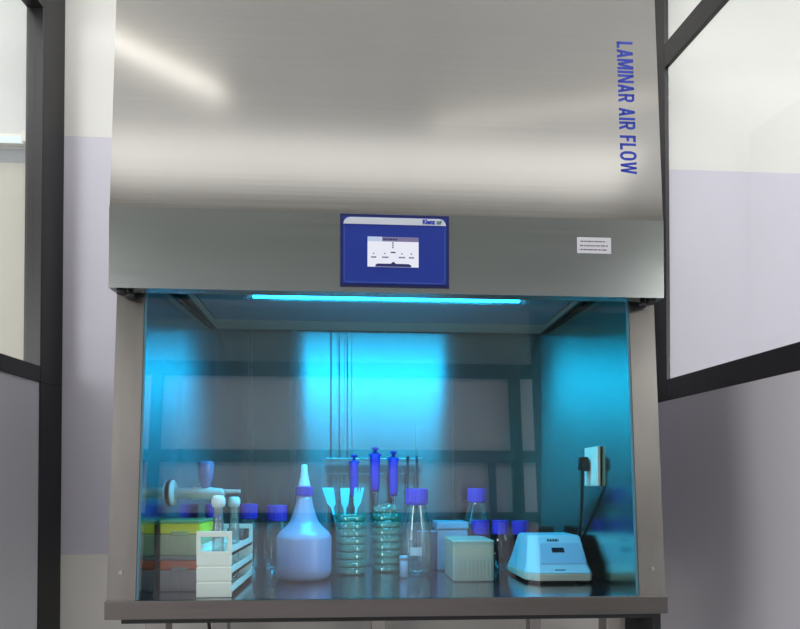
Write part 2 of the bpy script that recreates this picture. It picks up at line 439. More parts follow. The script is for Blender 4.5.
# side cheeks with sloping front edges
for s in (-1, 1):
    zb, zt = ZW+.002, 1.5715
    fy = lambda z: .046*(z-.78)/.702
    def loop(z): return [(s*.5748, fy(z), z), (s*HW, fy(z), z), (s*HW, .69, z), (s*.5528, .69, z), (s*.5528, .6425, z)]
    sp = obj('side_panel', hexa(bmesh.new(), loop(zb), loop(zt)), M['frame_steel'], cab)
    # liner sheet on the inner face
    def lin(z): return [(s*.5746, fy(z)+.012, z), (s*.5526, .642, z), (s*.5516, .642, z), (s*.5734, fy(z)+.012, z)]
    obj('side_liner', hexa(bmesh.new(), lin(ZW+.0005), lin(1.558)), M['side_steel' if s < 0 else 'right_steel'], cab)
    x = s*.612
    for z in (.842,):
        obj('screw', lathe([(.0045, 0), (.0045, .002), (.002, .003)], axis='Y', c=(x-s*.004, fy(z)-.003, z), seg=14), M['leg_steel'], cab)
    # black knob under the hood lip
    obj('bolt', add_lathe(lathe([(.007, 1.463), (.009, 1.465), (.009, 1.4715), (.006, 1.473), (.006, 1.478)], c=(s*.598, .022, 0), seg=18),
        [(.011, 1.470), (.011, 1.478)], c=(s*.617, .020, 0), seg=18), M['black'], cab)
# back sheet in two halves meeting at a folded seam
XS = -.105
b = bmesh.new()
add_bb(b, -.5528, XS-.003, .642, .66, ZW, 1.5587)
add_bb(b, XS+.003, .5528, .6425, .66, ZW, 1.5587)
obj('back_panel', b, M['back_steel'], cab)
b = bmesh.new()
for dx, r, dep in ((0, .009, .0026), (-.026, .010, .0020), (-.052, .012, .0018)):
    pr = [(XS+dx-r*math.cos(PI*k/16), .6417-dep*math.sin(PI*k/16)) for k in range(17)]
    rows = [[b.verts.new((x, y, z)) for x, y in pr] for z in (ZW+.001, 1.557)]
    for k in range(16):
        fc = b.faces.new((rows[0][k], rows[0][k+1], rows[1][k+1], rows[1][k])); fc.smooth = True
obj('back_seam', b, M['back_steel'], cab, smooth=True)
# base tray, worktop and front ledge
obj('base_tray', bb(-.638, .638, 0, .69, .742, .766), M['ledge_steel'], cab)
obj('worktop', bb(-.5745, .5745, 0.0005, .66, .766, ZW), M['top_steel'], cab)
obj('front_ledge', bb(-.6405, .6405, -.006, 0, .7385, .780, .002), M['ledge_steel'], cab)
obj('ledge_shade', bb(-.61, .625, .012, .03, .726, .742), M['black'], cab)  # black strip standing in for the shade under the ledge
# ceiling of the chamber: diffuser with pale border strips
obj('ceiling_panel', bb(-.5528, .5528, .036, .66, 1.5587, 1.571), M['black'], cab)
obj('filter_guard', bb(-.515, .515, .05, .505, 1.552, 1.5585), M['ceil_steel'], cab)
b = bmesh.new()
add_bb(b, -.540, .540, .515, .618, 1.553, 1.5585, .001)
add_bb(b, -.540, -.522, .05, .513, 1.553, 1.5585, .001)
add_bb(b, .522, .540, .05, .513, 1.553, 1.5585, .001)
obj('filter_border', b, M['ceil_border'], cab)
# sash
zs0, zs1 = .7805, 1.55
fy = lambda z: .046*(z-.78)/.702
def sash(z): return [(-.5700, fy(z)+.003, z), (.5700, fy(z)+.003, z), (.5700, fy(z)+.006, z), (-.5700, fy(z)+.006, z)]
b = bmesh.new()
vs = [b.verts.new(p) for p in ((-.5700, fy(zs0)+.004, zs0), (.5700, fy(zs0)+.004, zs0), (.5700, fy(zs1)+.004, zs1), (-.5700, fy(zs1)+.004, zs1))]
b.faces.new(vs)
sash_o = obj('glass_sash', b, M['sash'], cab)
for s in (-1, 1):
    def ed(z): return [(s*.5705, fy(z)+.001, z), (s*.5740, fy(z)+.001, z), (s*.5740, fy(z)+.008, z), (s*.5705, fy(z)+.008, z)]
    obj('sash_edge', hexa(bmesh.new(), ed(.7805), ed(1.55)), M['sash_edge'], sash_o)
# legs of the stand
for x0, x1, y0, y1 in ((-.585, -.535, .09, .14), (.535, .585, .09, .14), (-.545, -.498, .60, .65), (.498, .535, .60, .65), (-.03, .016, .60, .65)):
    lg = obj('leg', bb(x0, x1, y0, y1, .0, .742, .003), M['leg_steel'], cab)
obj('bracket', bb(.615, .637, .02, .16, .64, .7415, .002), M['black'], cab)
obj('stand_rail', bb(-.53, .53, .115, .135, .18, .22, .003), M['leg_steel'], cab)

# lettering
zc, zl = 1.9355, .319
ang = math.atan(.0587)
def front(x, z, off=.0006):     # point on the leaning hood face
    return Vector((x, .0022+(z-1.662)*.0587-off, z))
def face_matrix(x, z, rot, lean=True, off=.0006, y=None):
    p = front(x, z, off) if lean else Vector((x, y, z))
    base = Matrix.Rotation(PI/2-(ang if lean else 0), 4, 'X')
    return Matrix.Translation(p) @ base @ Matrix.Rotation(rot, 4, 'Z')
GL = {   # bold condensed capitals: (width, list of convex outlines) on a unit-high grid
 'L': (.50, [[(0, 0), (.19, 0), (.19, 1), (0, 1)], [(0, 0), (.50, 0), (.50, .17), (0, .17)]]),
 'A': (.66, [[(0, 0), (.20, 0), (.41, 1), (.23, 1)], [(.46, 0), (.66, 0), (.43, 1), (.25, 1)], [(.14, .20), (.52, .20), (.49, .36), (.17, .36)]]),
 'M': (.82, [[(0, 0), (.18, 0), (.18, 1), (0, 1)], [(.64, 0), (.82, 0), (.82, 1), (.64, 1)], [(.05, 1), (.25, 1), (.49, .05), (.33, .05)], [(.77, 1), (.57, 1), (.33, .05), (.49, .05)]]),
 'I': (.19, [[(0, 0), (.19, 0), (.19, 1), (0, 1)]]),
 'N': (.66, [[(0, 0), (.18, 0), (.18, 1), (0, 1)], [(.48, 0), (.66, 0), (.66, 1), (.48, 1)], [(0, 1), (.19, 1), (.66, 0), (.47, 0)]]),
 'R': (.64, [[(0, 0), (.19, 0), (.19, 1), (0, 1)], [(0, 1), (0, .84), (.44, .84), (.52, .97), (.42, 1)], [(0, .40), (0, .55), (.44, .55), (.52, .44), (.42, .40)],
             [(.42, .42), (.54, .45), (.62, .58), (.62, .82), (.54, .96), (.42, .98), (.43, .80), (.43, .58)], [(.24, .46), (.43, .46), (.64, 0), (.43, 0)]]),
 'F': (.50, [[(0, 0), (.19, 0), (.19, 1), (0, 1)], [(0, .83), (.50, .83), (.50, 1), (0, 1)], [(0, .42), (.46, .42), (.46, .58), (0, .58)]]),
 'O': (.72, [[(0, .30), (.10, .08), (.21, .24), (.20, .5), (.21, .76), (.10, .92), (0, .70)], [(.72, .30), (.62, .08), (.51, .24), (.52, .5), (.51, .76), (.62, .92), (.72, .70)],
             [(.10, .08), (.26, -.02), (.46, -.02), (.62, .08), (.51, .25), (.42, .15), (.30, .15), (.21, .25)], [(.10, .92), (.26, 1.02), (.46, 1.02), (.62, .92), (.51, .75), (.42, .85), (.30, .85), (.21, .75)]]),
 'W': (.94, [[(0, 1), (.19, 1), (.34, 0), (.17, 0)], [(.19, 0), (.34, 0), (.55, 1), (.40, 1)], [(.39, 1), (.54, 1), (.75, 0), (.60, 0)], [(.75, 1), (.94, 1), (.77, 0), (.60, 0)]]),
}
b = bmesh.new(); x = 0; ht = .039
for ch in 'LAMINAR AIR FLOW':
    if ch == ' ': x += .34; continue
    wd, polys = GL[ch]
    for q in polys:
        ar = sum(q[i][0]*q[(i+1) % len(q)][1]-q[(i+1) % len(q)][0]*q[i][1] for i in range(len(q)))
        if ar < 0: q = q[::-1]
        hexa(b, [(x+u, v, 0) for u, v in q], [(x+u, v, .012) for u, v in q])
    x += wd+.11
Lw = x-.11
Mx = face_matrix(.5588, zc+.004, -PI/2) @ Matrix.Diagonal((.332/Lw, ht, ht, 1)) @ Matrix.Translation((-Lw/2, -.5, 0))
for v in b.verts: v.co = Mx @ v.co
obj('lettering', b, M['letter'], cab)
# serial sticker
st = obj('sticker', bb(.4297, .5108, -.0008, 0, 1.5795, 1.6170), M['sticker'], cab)
b = bmesh.new()
for z, xa, xb in ((1.6075, .438, .500), (1.5975, .436, .504), (1.5880, .437, .503)):
    x = xa
    while x < xb-.004:
        w = random.uniform(.004, .011); add_bb(b, x, min(x+w, xb), -.0012, -.0008, z-.0012, z+.0012); x += w+.0025
obj('sticker_print', b, M['ink'], st)
# control panel
cp = obj('control_panel', bb(-.1228, .1285, -.004, 0, 1.4905, 1.6575, .0012), M['panel_navy'], cab)
obj('panel_face', bb(-.1165, .1215, -.0052, -.004, 1.4965, 1.6505), M['panel_blue'], cp)
prof = [(-.1155, 1.6325), (-.113, 1.640), (-.108, 1.6455), (-.101, 1.6480), (.106, 1.6480), (.113, 1.6455), (.118, 1.640), (.1205, 1.6325)]
obj('logo_strip', hexa(bmesh.new(), [(x, -.0054, z) for x, z in prof], [(x, -.0066, z) for x, z in prof]), M['strip'], cp)
text_mesh('logo', 'Klenz', M['letter'], cp, .0145, face_matrix(.066, 1.6402, 0, False, y=-.0070), bold=.0006, xscale=.86)
text_mesh('logo', 'or', M['letter_green'], cp, .0145, face_matrix(.0985, 1.6402, 0, False, y=-.0070), bold=.0006, xscale=.86)
b = bmesh.new()
add_bb(b, -.1135, -.1123, -.0056, -.0052, 1.508, 1.628); add_bb(b, .1173, .1185, -.0056, -.0052, 1.508, 1.628)
add_bb(b, -.104, .108, -.0056, -.0052, 1.4990, 1.5002)
for s, xc in ((-1, -.104), (1, .109)):
    add_tube(b, [(xc+s*.009*math.sin(a), -.0053, 1.508-.0085*math.cos(a)) for a in [PI/2*k/6 for k in range(7)]], .0006, 6)
obj('panel_outline', b, M['panel_line'], cp)
sx0, sx1, sz0, sz1 = -.0600, .0570, 1.5355, 1.6040
scr = obj('screen', bb(sx0, sx1, -.0064, -.0052, sz0, sz1), M['screen'], cp)
b = bmesh.new(); add_bb(b, sx0+.033, sx1, -.0068, -.0064, 1.5935, sz1); obj('screen_bar', b, M['screen_grey'], scr)
obj('screen_tab', bb(sx0, sx0+.032, -.0068, -.0064, 1.5935, sz1), M['screen_tab'], scr)
b = bmesh.new()
x = sx0+.036
for w in (.006, .004, .007, .005, .004): add_bb(b, x, x+w, -.0072, -.0068, 1.5968, 1.6002); x += w+.0015
for z in (1.5885, 1.5835, 1.5785): add_bb(b, -.0035, -.0005, -.0068, -.0064, z, z+.0032)
add_bb(b, -.007, .004, -.0068, -.0064, 1.5672, 1.5700)
for xc, w in ((-.046, .011), (-.0205, .012), (.0185, .014), (.0405, .011)):
    x = xc-w/2
    while x < xc+w/2: add_bb(b, x, x+.0022, -.0068, -.0064, 1.5555, 1.5588); x += .0030
    add_bb(b, xc-.0015, xc+.0015, -.0068, -.0064, 1.5645, 1.5668)
prof = [(-.042, sz0), (-.042, 1.5395), (-.037, 1.5425), (-.007, 1.5425), (-.001, 1.5475), (.005, 1.5425), (.034, 1.5425), (.040, 1.5395), (.040, sz0)]
hexa(b, [(x, -.0064, z) for x, z in prof], [(x, -.0068, z) for x, z in prof])
obj('screen_print', b, M['screen_dark'], scr)

# ultraviolet lamp under the chamber ceiling
uv = thing('ultraviolet_lamp', 'glowing cyan tube lamp along the top of the cabinet chamber', 'lamp', (0, .115, 1.5050))
obj('lamp_tube', lathe([(.008, -.338), (.008, .325)], axis='X'), M['uv'], uv)
for s, x in ((-1, -.338), (1, .325)):
    obj('end_cap', lathe([(.0085, min(x, x+s*.016)), (.0085, max(x, x+s*.016))], axis='X'), M['cap_metal'], uv)
    obj('lamp_holder', bb(x+s*.017-.006, x+s*.017+.006, -.011, .011, -.011, .0465, .002), M['cap_metal'], uv)

# wall socket and plug with cord, right wall of the chamber
wx = lambda Y: .5734-(Y-.02)/.622*.0218
so = thing('wall_socket', 'white surface socket box on the right wall inside the cabinet', 'socket', (wx(.232)-.0016, .232, 1.09), -math.atan(.0218/.622)*-1)
obj('socket_body', bb(-.009, 0, -.041, .041, -.054, .052, .002), M['socket'], so)
obj('socket_plate', bb(-.0102, -.009, -.036, .036, -.048, .046, .0005), M['socket'], so)
pc = thing('power_lead', 'black plug and cord hanging from the socket inside the cabinet', 'cord', (.537, .235, 1.088))
b = bmesh.new()
hexa(b, [(-.018, -.013, -.010), (.014, -.013, -.014), (.014, .013, -.014), (-.018, .013, -.010)], [(-.014, -.013, .030), (.014, -.013, .030), (.014, .013, .030), (-.014, .013, .030)])
bmesh.ops.scale(b, vec=(.8, .8, .9), verts=b.verts)
bmesh.ops.bevel(b, geom=list(b.edges), offset=.003, segments=2, affect='EDGES')
obj('plug', b, M['rubber'], pc)
b = add_tube(bmesh.new(), smooth_path([(-.004, 0, -.010), (-.003, .004, -.05), (.006, .03, -.11), (.0185, .08, -.19), (.0185, .13, -.25), (.013, .19, -.29), (.004, .225, -.3055)]), .0042)
obj('cord', b, M['rubber'], pc)

# gas tap on the left wall
tp = thing('gas_tap', 'pale grey gas tap with round flange sticking out of the left cabinet wall', 'tap', (-wx(.225)+.0025, .225, 1.017))
obj('flange', lathe([(.034, 0), (.034, .004), (.030, .007), (.016, .009)], axis='X'), M['tap'], tp)
obj('pipe', lathe([(.014, .006), (.0135, .05), (.016, .056), (.016, .098), (.014, .106), (.012, .128), (.007, .136)], axis='X'), M['tap'], tp)
obj('nozzle', lathe([(.0065, .130), (.0055, .145), (.0045, .172), (.0055, .176)], axis='X', c=(0, 0, .004)), M['tap'], tp)
obj('handle', lathe([(.011, .012), (.012, .026), (.017, .034), (.021, .078), (.018, .083)], c=(.087, 0, 0), seg=24), M['tap_blue'], tp)

# ------------------------------------------------------------------ things on the worktop
def bottle_profile(r, h, rn, hs):
    return [(r-.006, 0), (r, .006), (r, hs), (r*.97, hs+.008), (r*.80, hs+(h-hs)*.35), (rn*1.1, hs+(h-hs)*.62), (rn, hs+(h-hs)*.75), (rn, h)]

def cap_bm(r, z0, z1):
    b = bmesh.new(); n = 48
    rings = []
    for rr, z, w in ((r*.97, z0, 0), (r, z0+.002, 1), (r, z1-.003, 1), (r*.95, z1, 0)):
        rings.append([b.verts.new(((rr-(.0012 if (k % 2 and w) else 0))*math.cos(2*PI*k/n), (rr-(.0012 if (k % 2 and w) else 0))*math.sin(2*PI*k/n), z)) for k in range(n)])
    for a, c in zip(rings, rings[1:]):
        for k in range(n): b.faces.new((a[k], a[(k+1) % n], c[(k+1) % n], c[k]))
    b.faces.new(list(reversed(rings[0]))); b.faces.new(rings[-1])
    return b

def bottle(x, y, r, h, rc, hc, label, mat='bottle', hs=None, group='clear bottles with blue caps'):
    t = thing('bottle', label, 'bottle', (x, y, ZB), 0, group)
    hs = hs or h*.52
    bd = obj('bottle_body', lathe(bottle_profile(r, h-.006, rc*.72, hs), seg=40, cap1=False), M[mat], t)
    cp_ = obj('cap', cap_bm(rc, h-hc, h), M['cap'], t)
    obj('neck_ring', lathe([(rc*.78, h-hc-.007), (rc*.95, h-hc-.005), (rc*.95, h-hc-.001), (rc*.78, h-hc)], seg=32), M['cap'], cp_)
    return t

bottle(-.519, .500, .032, .204, .0265, .038, 'clear blue-capped bottle at back left corner below the tap')
bottle(-.413, .500, .037, .204, .0275, .040, 'clear blue-capped bottle just behind the far end of the white rack')
bottle(-.3285, .500, .042, .200, .0320, .043, 'clear blue-capped bottle directly left of the wash bottle')
mb = bottle(.094, .380, .043, .252, .0335, .042, 'clear blue-capped bottle with small white label right of the petri dish stacks')
b = bmesh.new()
hexa(b, [(.0434*math.sin(a), -.0434*math.cos(a), .060) for a in [-.55+.1*k for k in range(9)]]+[(.0440*math.sin(a), -.0440*math.cos(a), .060) for a in [.25-.1*k for k in range(9)]],
     [(.0434*math.sin(a), -.0434*math.cos(a), .084) for a in [-.55+.1*k for k in range(9)]]+[(.0440*math.sin(a), -.0440*math.cos(a), .084) for a in [.25-.1*k for k in range(9)]])
obj('label', b, M['sticker'], mb)
bottle(.317, .587, .050, .253, .0315, .041, 'tall clear blue-capped bottle at the back behind the white box', hs=.11)
sm = 'small dark clear bottles with blue caps'
bottle(.308, .495, .0305, .152, .027, .038, 'small smoky bottle with blue cap just behind the white box, beside two more', 'bottle_dark', .085, sm)
bottle(.372, .495, .0305, .152, .027, .038, 'small smoky bottle with blue cap, middle one between white box and white device', 'bottle_dark', .085, sm)
bottle(.436, .497, .0305, .150, .027, .037, 'small smoky bottle with blue cap nearest the white device', 'bottle_dark', .085, sm)

# wash bottle
wb = thing('wash_bottle', 'tall translucent bluish white squeeze bottle with blue collar and pointed spout', 'bottle', (-.229, .326, ZB))
obj('bottle_body', lathe([(.058, 0), (.070, .004), (.0755, .016), (.0765, .03), (.0765, .112), (.0755, .119), (.0680, .131), (.0550, .142), (.0430, .155), (.0365, .168), (.0320, .182), (.0262, .200), (.0226, .217), (.0205, .232)], seg=48), M['wash'], wb)
obj('liquid', lathe([(.057, .003), (.068, .007), (.0735, .017), (.0745, .03), (.0745, .066)], seg=40), M['wash_liquid'], wb)
cl = obj('collar', cap_bm(.0245, .2325, .2565), M['cap_dark'], wb)
obj('spout', lathe([(.019, .2565), (.017, .262), (.0115, .285), (.0095, .300), (.0085, .318), (.004, .320)], seg=28), M['tip_plastic'], cl)

# white tube rack with ladder shelves
RX, RY0, RY1 = -.414, .046, .338
rk = thing('tube_rack', 'white plastic test tube rack with three shelves and cut-out end handles', 'rack', (RX, RY0, ZB))
def end_plate(y):
    b = bmesh.new(); t0 = .007
    for z0, z1 in ((.0, .034), (.038, .070), (.074, .106)): add_bb(b, -.040, .040, y, y+t0, z0, z1, .0012)
    add_bb(b, -.0385, .0385, y+.0015, y+t0, .001, .105)
    add_bb(b, -.040, -.031, y, y+t0, .1062, .1398); add_bb(b, .031, .040, y, y+t0, .1062, .1398)
    add_bb(b, -.040, .040, y, y+t0, .140, .153, .001)
    return b
Ln = RY1-RY0
obj('end_plate', end_plate(0), M['white'], rk); obj('end_plate', end_plate(Ln-.007), M['white'], rk)
for z in (.004, .048, .096):
    b = bmesh.new()
    add_bb(b, -.040, -.018, .007, Ln-.007, z, z+.007); add_bb(b, .018, .040, .007, Ln-.007, z, z+.007)
    ys = [.025, .0624, .0998, .1372, .1746, .2120, .2494, .285]
    for q in range(8):
        yy = .0255+.0374*q
        if yy+.006 < Ln: add_bb(b, -.018, .018, yy-.003, yy+.003, z, z+.007)
    add_bb(b, .038, .040, .007, Ln-.007, z, z+.022); add_bb(b, -.040, -.038, .007, Ln-.007, z, z+.022)
    obj('shelf', b, M['white'], rk)
def culture_tube(y, label, top):
    t = thing('test_tube', label, 'tube', (RX, y, ZB+.0112), 0, 'stoppered test tubes in the white rack')
    h = top-ZB-.0112
    obj('tube_body', lathe([(.004, 0), (.010, .003), (.0135, .010), (.0138, h*.62), (.0115, h*.74), (.0105, h*.86), (.0125, h*.875)], seg=28), M['tube_glass'], t)
    obj('stopper', lathe([(.0095, h*.80), (.0100, h*.875), (.0145, h*.885), (.0165, h*.92), (.0160, h*.965), (.012, h), (.004, h*1.003)], seg=24), M['stopper'], t)
culture_tube(RY0+.0255+.0187, 'clear test tube with white stopper at the front of the white rack', 1.012)
culture_tube(RY0+.0255+.0374*5.5, 'clear test tube with white stopper at the far end of the white rack', 1.006)

# pipette tip boxes, one on the other
def tip_box(z, label, mats, top):
    t = thing('tip_box', label, 'box', (-.515, .195, z), 0, 'pipette tip boxes at the left wall')
    w, d, h = .049, .066, .087
    b = bb(-w, w, -d, d, 0, .052, .003)
    n = 11
    for q in range(n):
        x = -w+.008+(2*w-.016)*q/(n-1)
        add_bb(b, x-.0018, x+.0018, -d-.0012, -d+.001, .006, .048)
    obj('box_base', b, M[mats[0]], t)
    obj('tip_tray', bb(-w-.0004, w+.0004, -d-.0004, d+.0004, .0525, .0525+top, .004), M[mats[1]], t)
    obj('lid', bb(-w-.0005, w+.0005, -d-.001, d+.001, .0527+top, h, .0025), M[mats[2]], t)
    obj('hinge', bb(-.02, .02, -d-.0035, -d-.0004, .050, .060, .001), M[mats[2]], t)
tip_box(ZB, 'greyish tip box with an orange layer, under the yellow-green one', ('tip_clear', 'orange', 'lid_clear'), .023)
tip_box(ZB+.0872, 'yellow-green tip box stacked on the orange one at the left', ('tip_green', 'yellow', 'lid_green'), .026)

# two stacks of petri dishes
PR = .046; PH = .0222
pd = None
ordn = ['bottom', 'second from the bottom', 'third from the bottom', 'fourth from the bottom', 'fourth from the top', 'third from the top', 'second from the top', 'topmost']
def make_petri(loc, label):
    t = thing('petri_dish', label, 'dish', loc, 0, 'glass petri dishes in two stacks')
    obj('dish', lathe([(PR-.007, 0), (PR-.0055, .001), (PR-.0055, .0140), (PR-.0070, .0140), (PR-.0070, .0020)], seg=36), M['petri'], t)
    obj('dish_lid', lathe([(PR, .0040), (PR, .0208), (PR-.0020, PH-.0001)], seg=36, cap0=False), M['petri_lid'], t)
    return t
for sx, sy, n, nm in ((-.097, .412, 8, 'left stack beside the wash bottle'), (.012, .466, 8, 'right stack behind the labelled bottle')):
    for q in range(n):
        lab = 'glass petri dish, %s in the %s' % (ordn[q], nm)
        loc = (sx+random.uniform(-.0012, .0012), sy+random.uniform(-.0012, .0012), ZB+q*PH)
        if pd is None: pd = make_petri(loc, lab)
        else: dup(pd, loc, lab, random.uniform(0, 6))

# crumpled clear film lying on the right stack
b = bmesh.new()
bmesh.ops.create_icosphere(b, subdivisions=4, radius=1)
from mathutils import noise
for v in b.verts:
    d = v.co.normalized(); k = 1+.35*noise.noise(d*3.1)+.2*noise.noise(d*8.3)
    v.co = Vector((d.x*.036*k, d.y*.034*k, max(0, (d.z*.017*k+.010))))
tag(obj('crumpled_film', b, M['film'], None, (.012, .466, ZB+8*PH+.0002)), 'crumpled clear film lying on top of the right petri dish stack', 'film')

# beaker behind the left stack holding three cyan paddles
bk = (-.118, .512)
t = thing('beaker', 'clear glass beaker behind the left petri stack, holding cyan paddles', 'beaker', (bk[0], bk[1], ZB))
obj('beaker_wall', lathe([(.037, 0), (.041, .004), (.041, .165), (.043, .170), (.0405, .169), (.0385, .160), (.0385, .006)], seg=36), M['beaker'], t)
def paddle(dx0, dx1, ztop, tilt_lab, wid, notch):
    t = thing('paddle', tilt_lab, 'paddle', (bk[0]+dx0, bk[1], ZB+.008), 0, 'cyan flat paddles standing in the beaker')
    L = ztop-ZB-.008; lean = (dx1-dx0)
    def P(u, w): return (lean*u/L+w, 0, u)
    hw = wid/2; hL = .050
    b = bmesh.new()
    pr = [P(0, -.003), P(0, .003), P(L-hL-.014, .0042), P(L-hL, hw*.72), P(L-.004, hw), P(L, hw*.9)]
    if notch: pr += [P(L, hw*.4), P(L-.016, hw*.3), P(L-.016, hw*.2), P(L, hw*.12), P(L, -hw*.12), P(L-.016, -hw*.2), P(L-.016, -hw*.3), P(L, -hw*.4)]
    pr += [P(L, -hw*.9), P(L-.004, -hw), P(L-hL, -hw*.72), P(L-hL-.014, -.0042)]
    hexa(b, [(x, -.0015, z) for x, y, z in pr], [(x, .0015, z) for x, y, z in pr])
    obj('blade', b, M['paddle'], t)
paddle(.004, -.053, 1.031, 'cyan flat paddle leaning furthest left in the beaker', .036, False)
paddle(.0, .001, 1.030, 'cyan flat paddle standing upright in the middle of the beaker', .030, False)
paddle(.010, .046, 1.031, 'cyan forked paddle leaning right in the beaker', .031, True)

# clear pipette stand with pipettes
SY = .606
t = thing('pipette_stand', 'clear acrylic stand at the back wall carrying blue pipettes', 'stand', (-.024, SY, ZB))
obj('stand_base', bb(-.160, .160, -.028, .030, 0, .006, .001), M['acrylic'], t)
for x in (-.157, .151): obj('upright', bb(x, x+.006, -.012, .012, .0062, .300), M['acrylic'], t)
obj('rail', bb(-.162, .162, .003, .010, .300, .352, .001), M['acrylic'], t)
def pipette(x, zt, zb, label, w):
    t = thing('pipette', label, 'pipette', (x, SY-.020, zb), 0, 'blue handled pipettes on the clear stand')
    L = zt-zb
    obj('shaft', lathe([(.002, 0), (.0035, .03), (.005, L*.18), (.0075, L*.24), (.0085, L*.38), (.010, L*.40)], seg=18), M['pip_grey'], t)
    hd = add_lathe(bmesh.new(), [(w*.70, L*.40), (w*.85, L*.44), (w*.95, L*.60), (w*.92, L*.80), (w, L*.88), (w*.8, L*.915), (w*.45, L*.92)], seg=24)
    hn = obj('handle', hd, M['pip_blue'], t)
    obj('plunger', lathe([(.005, L*.92), (.005, L*.965), (.011, L*.97), (.011, L*.995), (.008, L)], seg=18), M['pip_blue'], hn)
    obj('finger_hook', bb(-w*1.25, w*1.25, .004, .012, L*.885, L*.912, .002), M['pip_blue'], hn)
pipette(-.089, 1.138, .905, 'blue handled pipette hanging first from the left, behind the forked paddle', .0145)
pipette(-.020, 1.163, .920, 'blue handled pipette hanging in the middle, tallest of the three', .0175)
pipette(.040, 1.150, .905, 'blue handled pipette hanging nearest the labelled bottle', .0165)
for x, lab in ((.089, 'thin dark rod hanging left of the other, right of the blue pipettes'), (.119, 'thin dark rod hanging furthest right on the clear stand')):
    rd = thing('rod', lab, 'rod', (x, SY-.006, .95), 0, 'thin dark rods on the clear stand')
    obj('rod_shaft', lathe([(.0015, 0), (.0028, .04), (.0032, .172), (.0045, .175), (.0045, .184), (.002, .186)], seg=12), M['rod'], rd)

# pale blue beaker, small cylinder
t = thing('plastic_beaker', 'pale blue plastic beaker behind the labelled bottle', 'beaker', (.137, .476, ZB))
obj('beaker_wall', lathe([(.026, 0), (.028, .003), (.031, .118), (.033, .120), (.0305, .119), (.028, .012)], seg=32), M['pale_blue'], t)
t = thing('cylinder', 'small pale blue cylinder standing in front of the labelled bottle', 'cylinder', (.052, .330, ZB))  # solid added for the pale patch in front of the bottle
obj('cylinder_body', lathe([(.0105, 0), (.0115, .002), (.0115, .046), (.010, .050)], seg=24), M['pale_blue'], t)
obj('cylinder_cap', lathe([(.0122, .0505), (.0122, .060), (.011, .061)], seg=24), M['pale_blue'], t)

# pale blue box and milky white box
t = thing('storage_box', 'tall pale blue plastic box behind the milky white one', 'box', (.213, .500, ZB))
obj('box_body', bb(-.047, .047, -.048, .048, 0, .126, .004), M['pale_blue'], t)
obj('lid', bb(-.050, .050, -.051, .051, .1262, .150, .004), M['pale_blue'], t)
t = thing('storage_box', 'milky white plastic box with cream insert in front of the pale blue box', 'box', (.2345, .318, ZB))
b = bb(-.056, .056, -.075, .075, 0, .104, .004)
for q in range(10):
    x = -.047+.094*q/9
    add_bb(b, x-.0018, x+.0018, -.0778, -.074, .004, .060)
obj('box_body', b, M['milky'], t)
obj('insert', bb(-.0535, .0535, -.0725, .0725, .066, .090, .002), M['cream'], t)
obj('lid', bb(-.0570, .0570, -.0760, .0760, .1042, .112, .003), M['milky'], t)

# white bench device with sloping face
dv = thing('bench_device', 'white bench device with sloping control face and small dark display', 'device', (.4585, .197, ZB))
def ring(x0, x1, y0, y1, ch, z):
    x0 *= .9; x1 *= .9; cr = ch*.3
    return [(x0+ch, y0, z), (x1-cr, y0, z), (x1, y0+cr, z), (x1, y1, z), (x0, y1, z), (x0, y0+ch, z)]
b = hexa(bmesh.new(), ring(-.098, .099, .000, .205, .030, .007), ring(-.099, .100, -.001, .206, .030, .026))
bmesh.ops.bevel(b, geom=list(b.edges), offset=.0015, segments=2, affect='EDGES')
obj('device_base', b, M['device_base'], dv)
b = bmesh.new()
R1 = ring(-.0985, .0995, 0, .2055, .030, .0265); R2 = ring(-.090, .094, .016, .202, .026, .045); R3 = ring(-.066, .094, .076, .195, .016, .117); R4 = ring(-.061, .090, .083, .190, .014, .1215)
rv = [[b.verts.new(p) for p in R] for R in (R1, R2, R3, R4)]
for A, B in zip(rv, rv[1:]):
    for k in range(6): b.faces.new((A[k], A[(k+1) % 6], B[(k+1) % 6], B[k]))
b.faces.new(list(reversed(rv[0]))); b.faces.new(rv[-1])
bmesh.ops.bevel(b, geom=[e for e in b.edges], offset=.0022, segments=2, affect='EDGES')
obj('housing', b, M['device'], dv)
# elements on the sloping face, in its own plane
p0 = Vector((0, .016, .045)); p1 = Vector((0, .076, .118)); vdir = (p1-p0).normalized(); nrm = Vector((0, -vdir.z, vdir.y))
SL = (p1-p0).length
def onface(u0, u1, v0, v1, th, u0t=None, u1t=None):
    u0t = u0 if u0t is None else u0t; u1t = u1 if u1t is None else u1t
    q = [p0+vdir*v0+Vector((u0, 0, 0)), p0+vdir*v0+Vector((u1, 0, 0)), p0+vdir*v1+Vector((u1t, 0, 0)), p0+vdir*v1+Vector((u0t, 0, 0))]
    return [tuple(x+nrm*.0004) for x in q], [tuple(x+nrm*(.0004+th)) for x in q]
cf = obj('control_face', hexa(bmesh.new(), *onface(-.046, .076, .006, SL-.022, .0008, -.036, .072)), M['device_face'], dv)
obj('display', hexa(bmesh.new(), *onface(-.008, .026, .042, .057, .0018)), M['display'], cf)
b = bmesh.new()
x = -.014
for w in (.007, .008, .007, .008, .004):
    lo, hi = onface(x, x+w-.002, SL-.016, SL-.008, .0008); hexa(b, lo, hi); x += w
obj('name_mark', b, M['ink'], cf)
b = bmesh.new(); x = -.012
for w in (.006, .005, .006, .007, .005):
    hexa(b, [(x, .0075, .0335), (x+w-.0015, .0075, .0335), (x+w-.0015, .0085, .0365), (x, .0085, .0365)], [(x, .0055, .034), (x+w-.0015, .0055, .034), (x+w-.0015, .0065, .037), (x, .0065, .037)]); x += w
obj('base_mark', b, M['ink'], dv)
